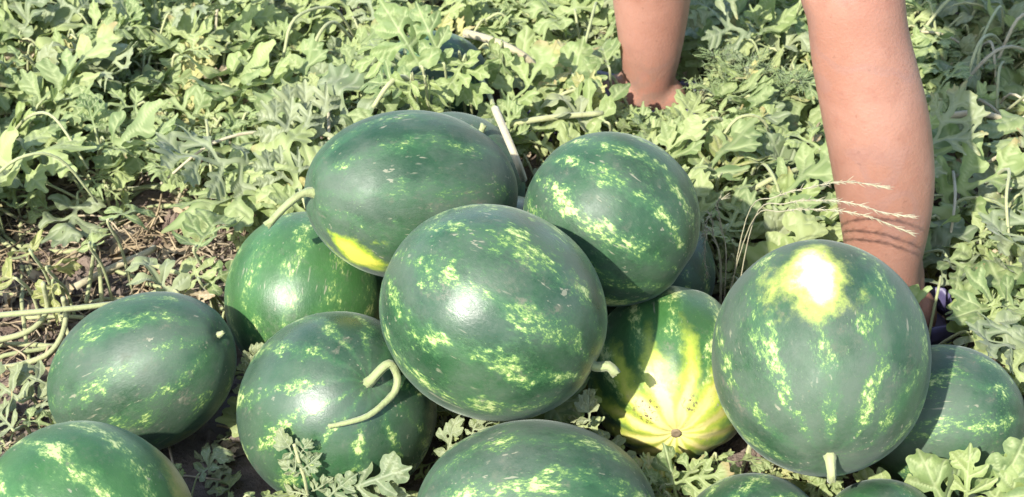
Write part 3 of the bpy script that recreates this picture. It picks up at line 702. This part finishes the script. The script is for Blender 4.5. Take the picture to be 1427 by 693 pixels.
set_leaves(13, [(30, 560, .05, -10, 530, .06, .09, 3, M_GLEAF), (50, 580, .05, 70, 545, .05, .07, 6, M_GLEAF), (90, 600, .05, 105, 570, .06, .06, 2, M_GLEAF), (20, 600, .05, -5, 575, .05, .07, 8, M_GLEAF), (75, 540, .05, 30, 520, .06, .07, 0, M_GLEAF)])

b = at_h(290, 650, .01)
sp = sprig('leaf_sprig', 'trodden grey leaves on the soil between the speckled and curled-stalk melons', b)
for (u, v, du, dv, s, va, m) in ((300, 690, 10, -45, .055, 0, M_GLEAF), (285, 660, 30, -30, .05, 3, M_GLEAF), (310, 645, 5, -35, .045, 6, M_DLEAF), (275, 645, 25, -18, .04, 8, M_GLEAF), (318, 690, 4, -30, .045, 2, M_LEAF), (300, 620, 20, -20, .04, 5, M_GLEAF)):
    p = at_h(u, v, .012); p2 = at_h(u + du, v + dv, .018); put_blade(sp, p, p2 - p, TC * .3 + Vector((-.3, 0, .8)), s, va, m)

# ------------------------------------------------------------------ dry litter and clods on the soil (nobody could count them)
r = random.Random(5); V, F = [], []
def litter_spot():
    while True:
        if r.random() < .55: c, rx, ry = r.choice(BARE); x, y = c.x + r.gauss(0, rx * .7), c.y + r.gauss(0, ry * .7)
        else: x, y = r.uniform(-1.2, 1.2), r.uniform(1.1, 2.8)
        if not blocked(x, y, .0): return x, y
for i in range(1500):
    x, y = litter_spot(); a = r.uniform(0, 6.28); L = r.uniform(.02, .11); z = ground_z(x, y) + .004
    d = Vector((math.cos(a), math.sin(a), r.uniform(-.1, .3))) * L; m = Vector((r.uniform(-.02, .02), r.uniform(-.02, .02), r.uniform(0, .02)))
    p = Vector((x, y, z)); tube(spline([p, p + d * .5 + m, p + d], 3), r.uniform(.0007, .0019), 4, V=V, F=F)
for i in range(700):
    x, y = litter_spot(); s = r.uniform(.008, .024); z = ground_z(x, y) + .006; b = len(V); q = Quaternion(Vector((r.gauss(0, 1), r.gauss(0, 1), r.gauss(0, 1))).normalized(), r.uniform(0, .9)) @ Quaternion((0, 0, 1), r.uniform(0, 6.28))
    for u, v, w in ((0, 0, 0), (.5, .6, .35), (.3, 1.4, .1), (0, 1.9, .4), (-.35, 1.3, .2), (-.5, .6, .4), (0, .9, 0)): V.append(Vector((x, y, z)) + q @ Vector((u * s, v * s, w * s * r.uniform(.5, 1.5))))
    for k in range(6): F.append((b + k, b + (k + 1) % 6, b + 6))
tag(mesh_obj('dry_litter', from_py('dry_litter', V, F), None, [M_LITTER]), 'dry broken stems and crumpled leaf litter on the soil', 'litter', kind='stuff')
V, F = [], []
for i in range(1500):
    x, y = litter_spot() if i % 2 else (r.uniform(-.75, .75), r.uniform(1.15, 1.8)); s = abs(r.gauss(.006, .006)) + .002; z = ground_z(x, y); b = len(V)
    if any(ell(k, (x, y, z + s)) < 1.1 for k in MEL): continue
    for u in ((1, 0, 0), (-1, 0, 0), (0, 1, 0), (0, -1, 0), (0, 0, 1), (0, 0, -1)): V.append(Vector((x, y, z + s * .3)) + Vector(u) * s * r.uniform(.6, 1.25) + Vector((r.uniform(-.3, .3), r.uniform(-.3, .3), 0)) * s)
    for f in ((0, 2, 4), (2, 1, 4), (1, 3, 4), (3, 0, 4), (2, 0, 5), (1, 2, 5), (3, 1, 5), (0, 3, 5)): F.append(tuple(b + q for q in f))
tag(mesh_obj('soil_clods', from_py('soil_clods', V, F, False), None, [M_SOIL]), 'crumbly brown soil clods scattered between the vines', 'soil', kind='stuff')

# ------------------------------------------------------------------ straw grass with drooping seed heads, and a feathery weed
def grass(label, base, blades, seedheads=True):
    root = tag(empty('grass_tuft', base), label, 'grass', 'dry grass tufts')
    for ctrl in blades:
        pts = spline(ctrl, 6); n = len(pts); V, F = tube(pts, [.0008 - .0004 * i / (n - 1) for i in range(n)], 5)
        o = mesh_obj('stalk', from_py('stalk', V, F), root, [M_GRASS])
        if seedheads:                                            # fine bristles along the outer half
            V, F = [], []; rr = random.Random(n)
            for i in range(n // 3, n - 1):
                for q in range(4):
                    t = (pts[i + 1] - pts[i]).normalized(); d = (t + Vector((rr.uniform(-1, 1), rr.uniform(-1, 1), rr.uniform(-1, 1))) * .45).normalized()
                    p = pts[i].lerp(pts[i + 1], rr.random()); tube([p, p + d * rr.uniform(.006, .012)], [.0006, .0002], 3, V=V, F=F)
            mesh_obj('seed_head', from_py('seed_head', V, F), root, [M_GRASS])
    return root
gb = at_h(1050, 335, .0)
yb = 1.69
def gp(u, v, y=yb): return at_y(u, v, y)
gbase = Vector((gp(1020, 330, 1.74).x, 1.75, .0))
def arc(dx, *uv):
    ys_ = (1.72, 1.67, 1.63, 1.60, 1.585, 1.575, 1.57); return [gbase + Vector((dx, 0, 0))] + [gp(u, v, y_) for (u, v), y_ in zip(uv, ys_)]
grass('dry grass stalks with bristly seed heads arching across the near shin', gbase, [
  arc(0, (1040, 305), (1080, 275), (1130, 261), (1170, 254), (1205, 256), (1235, 262)),
  arc(.01, (1050, 308), (1095, 284), (1140, 279), (1185, 283), (1230, 296), (1272, 303)),
  arc(-.01, (1045, 315), (1090, 295), (1140, 292), (1190, 297), (1235, 311), (1270, 326))])
g2 = at_h(1008, 400, .02); y2 = 1.76
grass('thin dry grass drooping beside the striped perched melon', Vector((gp(1012, 395, y2).x, y2, 0)), [
  [Vector((gp(1012, 395, y2).x, y2, 0)), gp(1005, 370, y2), gp(995, 330, y2), gp(990, 300, y2), gp(978, 330, y2)],
  [Vector((gp(1010, 395, y2).x, y2, 0)), gp(1003, 365, y2), gp(988, 320, y2), gp(982, 350, y2), gp(985, 385, y2)],
  [Vector((gp(1016, 395, y2).x, y2 + .02, 0)), gp(1012, 360, y2), gp(1005, 315, y2), gp(1000, 285, y2), gp(1010, 275, y2)]])
def feathery(label, base, h, spread, nst, seed):
    root = tag(empty('feathery_weed', base), label, 'weed', 'feathery weeds between the vines'); rr = random.Random(seed); base = Vector(base)
    for i in range(nst):
        a = rr.uniform(0, 6.28); tip = base + Vector((math.cos(a) * spread * rr.uniform(.2, 1), math.sin(a) * spread * rr.uniform(.2, 1), h * rr.uniform(.6, 1)))
        pts = spline([base + Vector((rr.uniform(-.01, .01), rr.uniform(-.01, .01), 0)), base.lerp(tip, .5) + Vector((0, 0, .02)), tip], 7); V, F = tube(pts, [.0018 - .001 * k / (len(pts) - 1) for k in range(len(pts))], 5)
        mesh_obj('stalk', from_py('stalk', V, F), root, [M_STEM]); V, F = [], []
        for k in range(3, len(pts)):
            for q in range(9):
                d = Vector((rr.gauss(0, 1), rr.gauss(0, 1), rr.uniform(-.2, 1.1))).normalized(); L = rr.uniform(.018, .045); p = pts[k]; e = p + d * L
                tube([p, e], [.0007, .0004], 3, V=V, F=F)
                for w in range(4):
                    pp = p.lerp(e, .3 + .2 * w); d2 = (d + Vector((rr.gauss(0, .7), rr.gauss(0, .7), rr.gauss(0, .7)))).normalized(); tube([pp, pp + d2 * rr.uniform(.006, .014)], [.0006, .0003], 3, V=V, F=F)
        tag(mesh_obj('frond', from_py('frond', V, F), root, [M_FEATHER]), kind='stuff')
p = at_h(1045, 190, 0); feathery('soft feathery green weed standing between the two bare legs', (p.x, p.y, ground_z(p.x, p.y)), .13, .09, 13, 3)
p = at_h(1010, 150, 0); feathery('thin feathery weed at the heel of the far leg', (p.x, p.y, ground_z(p.x, p.y)), .09, .06, 7, 4)

# ------------------------------------------------------------------ person: bare legs walking through the vines
def loft(rings, V, F, seg=24):
    b = len(V)
    for (c, ux, uy, rx, ry) in rings:
        for k in range(seg):
            a = 2 * math.pi * k / seg; V.append(Vector(c) + ux * (math.cos(a) * rx) + uy * (math.sin(a) * ry))
    for i in range(len(rings) - 1):
        for k in range(seg): A_ = b + i * seg + k; B_ = b + i * seg + (k + 1) % seg; F.append((A_, B_, B_ + seg, A_ + seg))
    F.append(tuple(b + k for k in reversed(range(seg)))); F.append(tuple(b + (len(rings) - 1) * seg + k for k in range(seg)))
V, F = [], []
UX, UY, UZ = Vector((1, 0, 0)), Vector((0, 1, 0)), Vector((0, 0, 1))
def dense(L):
    P = spline([(z, x, y) for z, x, y, _, _ in L], 3); Q = spline([(rx, ry, 0) for *_, rx, ry in L], 3)
    return [((p[1], p[2], p[0]), UX, UY, q[0], q[1]) for p, q in zip(P, Q)]
for L in (NEAR, FAR):
    loft(dense(L), V, F)
    x, y = L[0][1], L[0][2]
    # foot, toes towards -x: rings across the foot from heel to toes
    loft([((x + .062, y, .042), UY, UZ, .018, .022), ((x + .048, y, .046), UY, UZ, .031, .036), ((x + .015, y, .052), UY, UZ, .034, .042), ((x - .03, y, .055), UY, UZ, .035, .043),
          ((x - .08, y, .046), UY, UZ, .040, .032), ((x - .115, y, .039), UY, UZ, .042, .024), ((x - .145, y, .034), UY, UZ, .041, .018), ((x - .165, y, .030), UY, UZ, .034, .012)], V, F)
    for k in range(5):                                           # toes
        yy = y + (k - 2) * .0175; ln = (.030, .026, .023, .019, .014)[k]; rr = (.0105, .0085, .008, .0078, .0075)[k]
        loft([((x - .15, yy, .030), UY, UZ, rr, rr), ((x - .165 - ln * .5, yy, .030), UY, UZ, rr, rr), ((x - .165 - ln, yy, .028), UY, UZ, rr * .6, rr * .6)], V, F, 10)
    # heel tendon ridge and kneecap
    loft([((x + .030, y, .06), UX, UY, .014, .012), ((x + .030, y, .10), UX, UY, .013, .011), ((L[2][1] + .028, y, .15), UX, UY, .018, .02)], V, F, 12)
    kz = L[9]; loft([((kz[1] - .044, kz[2] - .004, .47), UX, UY, .010, .018), ((kz[1] - .045, kz[2] - .004, .50), UX, UY, .020, .028), ((kz[1] - .046, kz[2], .545), UX, UY, .012, .020)], V, F, 14)
hip = Vector((.385, 2.07, .93))
loft([((hip.x, hip.y, .84), UX, UY, .09, .14), ((hip.x, hip.y, .90), UX, UY, .11, .17), ((hip.x, hip.y, 1.0), UX, UY, .105, .165), ((hip.x, hip.y, 1.08), UX, UY, .095, .145)], V, F)
me = from_py('body', V, F); person = tag(empty('person', (.36, 2.08, 0)), 'person with bare tanned legs in purple shoes striding past the melon pile', 'person')
tmp = bpy.data.objects.new('body', me); COL.objects.link(tmp)
md = tmp.modifiers.new('r', 'REMESH'); md.mode = 'VOXEL'; md.voxel_size = .005; md.use_smooth_shade = True
ms = tmp.modifiers.new('s', 'SMOOTH'); ms.iterations = 10; ms.factor = .5
dg = bpy.context.evaluated_depsgraph_get(); me2 = bpy.data.meshes.new_from_object(tmp.evaluated_get(dg)); bpy.data.objects.remove(tmp)
me2.name = 'body'; me2.polygons.foreach_set('use_smooth', [True] * len(me2.polygons)); mesh_obj('body', me2, person, [M_SKIN])
for L in (NEAR, FAR):                                            # moulded clogs: sole, and an upper open at the ankle
    x, y = L[0][1], L[0][2]; V, F = [], []
    prof = [(.084, .022), (.076, .036), (.04, .041), (-.02, .040), (-.08, .046), (-.125, .051), (-.165, .050), (-.195, .040), (-.212, .020)]
    b = 0
    for zz in (0.0, .022):
        for (dx, w) in prof: V.append(Vector((x + dx, y - w, zz)))
        for (dx, w) in reversed(prof): V.append(Vector((x + dx, y + w, zz)))
    n = len(prof) * 2
    for k in range(n): F.append((k, (k + 1) % n, n + (k + 1) % n, n + k))
    F.append(tuple(reversed(range(n)))); F.append(tuple(range(n, 2 * n)))
    sole = mesh_obj('shoe', from_py('shoe', V, F, False), person, [M_SHOE])
    bv = sole.modifiers.new('b', 'BEVEL'); bv.width = .006; bv.segments = 2
    # upper: shell over the toes, lower rim round the heel
    V, F = [], []; 
    rows = 9
    for (dx, w) in prof:
        hh = {.084: .060, .076: .062, .04: .058, -.02: .062, -.08: .092, -.125: .076, -.165: .064, -.195: .052, -.212: .038}[dx]; openw = dx > -.05
        for k in range(rows):
            a = math.pi * k / (rows - 1)
            if openw:                                            # two side walls, open above
                s = -1 if k < rows // 2 else 1
                zz = .0215 + (hh - .0215) * (k / (rows // 2) if k < rows // 2 else (rows - 1 - k) / (rows // 2 + .001)); V.append(Vector((x + dx, y - w * math.cos(a) ** (1 if True else 1) if False else y + s * (w - .001) * (1 - .06 * (zz / .06)), min(zz, hh))))
            else: V.append(Vector((x + dx, y - w * math.cos(a), .0215 + (hh - .0215) * math.sin(a) ** .7)))
    for i in range(len(prof) - 1):
        for k in range(rows - 1):
            if i < 4 and (k == rows // 2 - 1): continue
            A_ = i * rows + k; F.append((A_, A_ + 1, A_ + rows + 1, A_ + rows))
    F.append(tuple(range(rows)))
    up = mesh_obj('shoe_upper', from_py('shoe_upper', V, F), person, [M_SHOE]); sl = up.modifiers.new('s', 'SOLIDIFY'); sl.thickness = .004; sl.offset = 1
V, F = [], []
loft([((.39, 1.99, .70), UX, UY, .115, .115), ((.39, 2.02, .80), UX, UY, .125, .13), ((hip.x, hip.y - .01, .92), UX, UY, .135, .18)], V, F)
loft([((.315, 2.20, .70), UX, UY, .115, .115), ((.34, 2.15, .80), UX, UY, .125, .13), ((hip.x, hip.y + .01, .92), UX, UY, .135, .18)], V, F)
loft([((hip.x, hip.y, .86), UX, UY, .14, .20), ((hip.x, hip.y, .98), UX, UY, .135, .195), ((hip.x, hip.y, 1.10), UX, UY, .12, .165)], V, F)
mesh_obj('shorts', from_py('shorts', V, F), person, [M_SHORTS])

# ------------------------------------------------------------------ the field goes on beyond the vines one can tell apart
r = random.Random(21); coarse = []
for i in range(8):
    P, F_, ve, ri = blade(random.Random(500 + i), fat=r.uniform(1.2, 1.9), deep=1.0, sub=.4, bend=r.uniform(.2, 1.4), cup=.4, wav=.07, n=17); coarse.append((np.array(P), F_, ve, ri))
VV, FF, VE, RI, nb = [], [], [], [], 0
while len(VV) < 5200:
    x, y = r.uniform(-4.5, 4.5), r.uniform(.2, 7.0)
    if y < 3.25 and abs(x) < .62 + .30 * y: continue
    if y < 1.0 and abs(x) < 1.3: continue
    P, F_, ve, ri = coarse[r.randrange(8)]; sz = r.uniform(.09, .18) * (1 + .12 * max(y - 3, 0))
    q = Quaternion(Vector((r.gauss(0, 1), r.gauss(0, 1), 0)).normalized(), r.uniform(0, .8)) @ Quaternion((0, 0, 1), r.uniform(0, 6.28))
    Rm = np.array(q.to_matrix()); VV.append((P * sz) @ Rm.T + np.array([x, y, ground_z(x, y) + r.uniform(.05, .17)])); FF += [tuple(k + nb for k in f) for f in F_]; nb += len(P); VE.append(ve); RI.append(ri)
me = attr_mesh('far_vines', np.concatenate(VV).tolist(), FF, np.concatenate(VE), np.concatenate(RI)); 
tag(mesh_obj('far_vines', me, None, [M_LEAF]), 'mass of watermelon leaves carpeting the rest of the field', 'vines', kind='stuff')
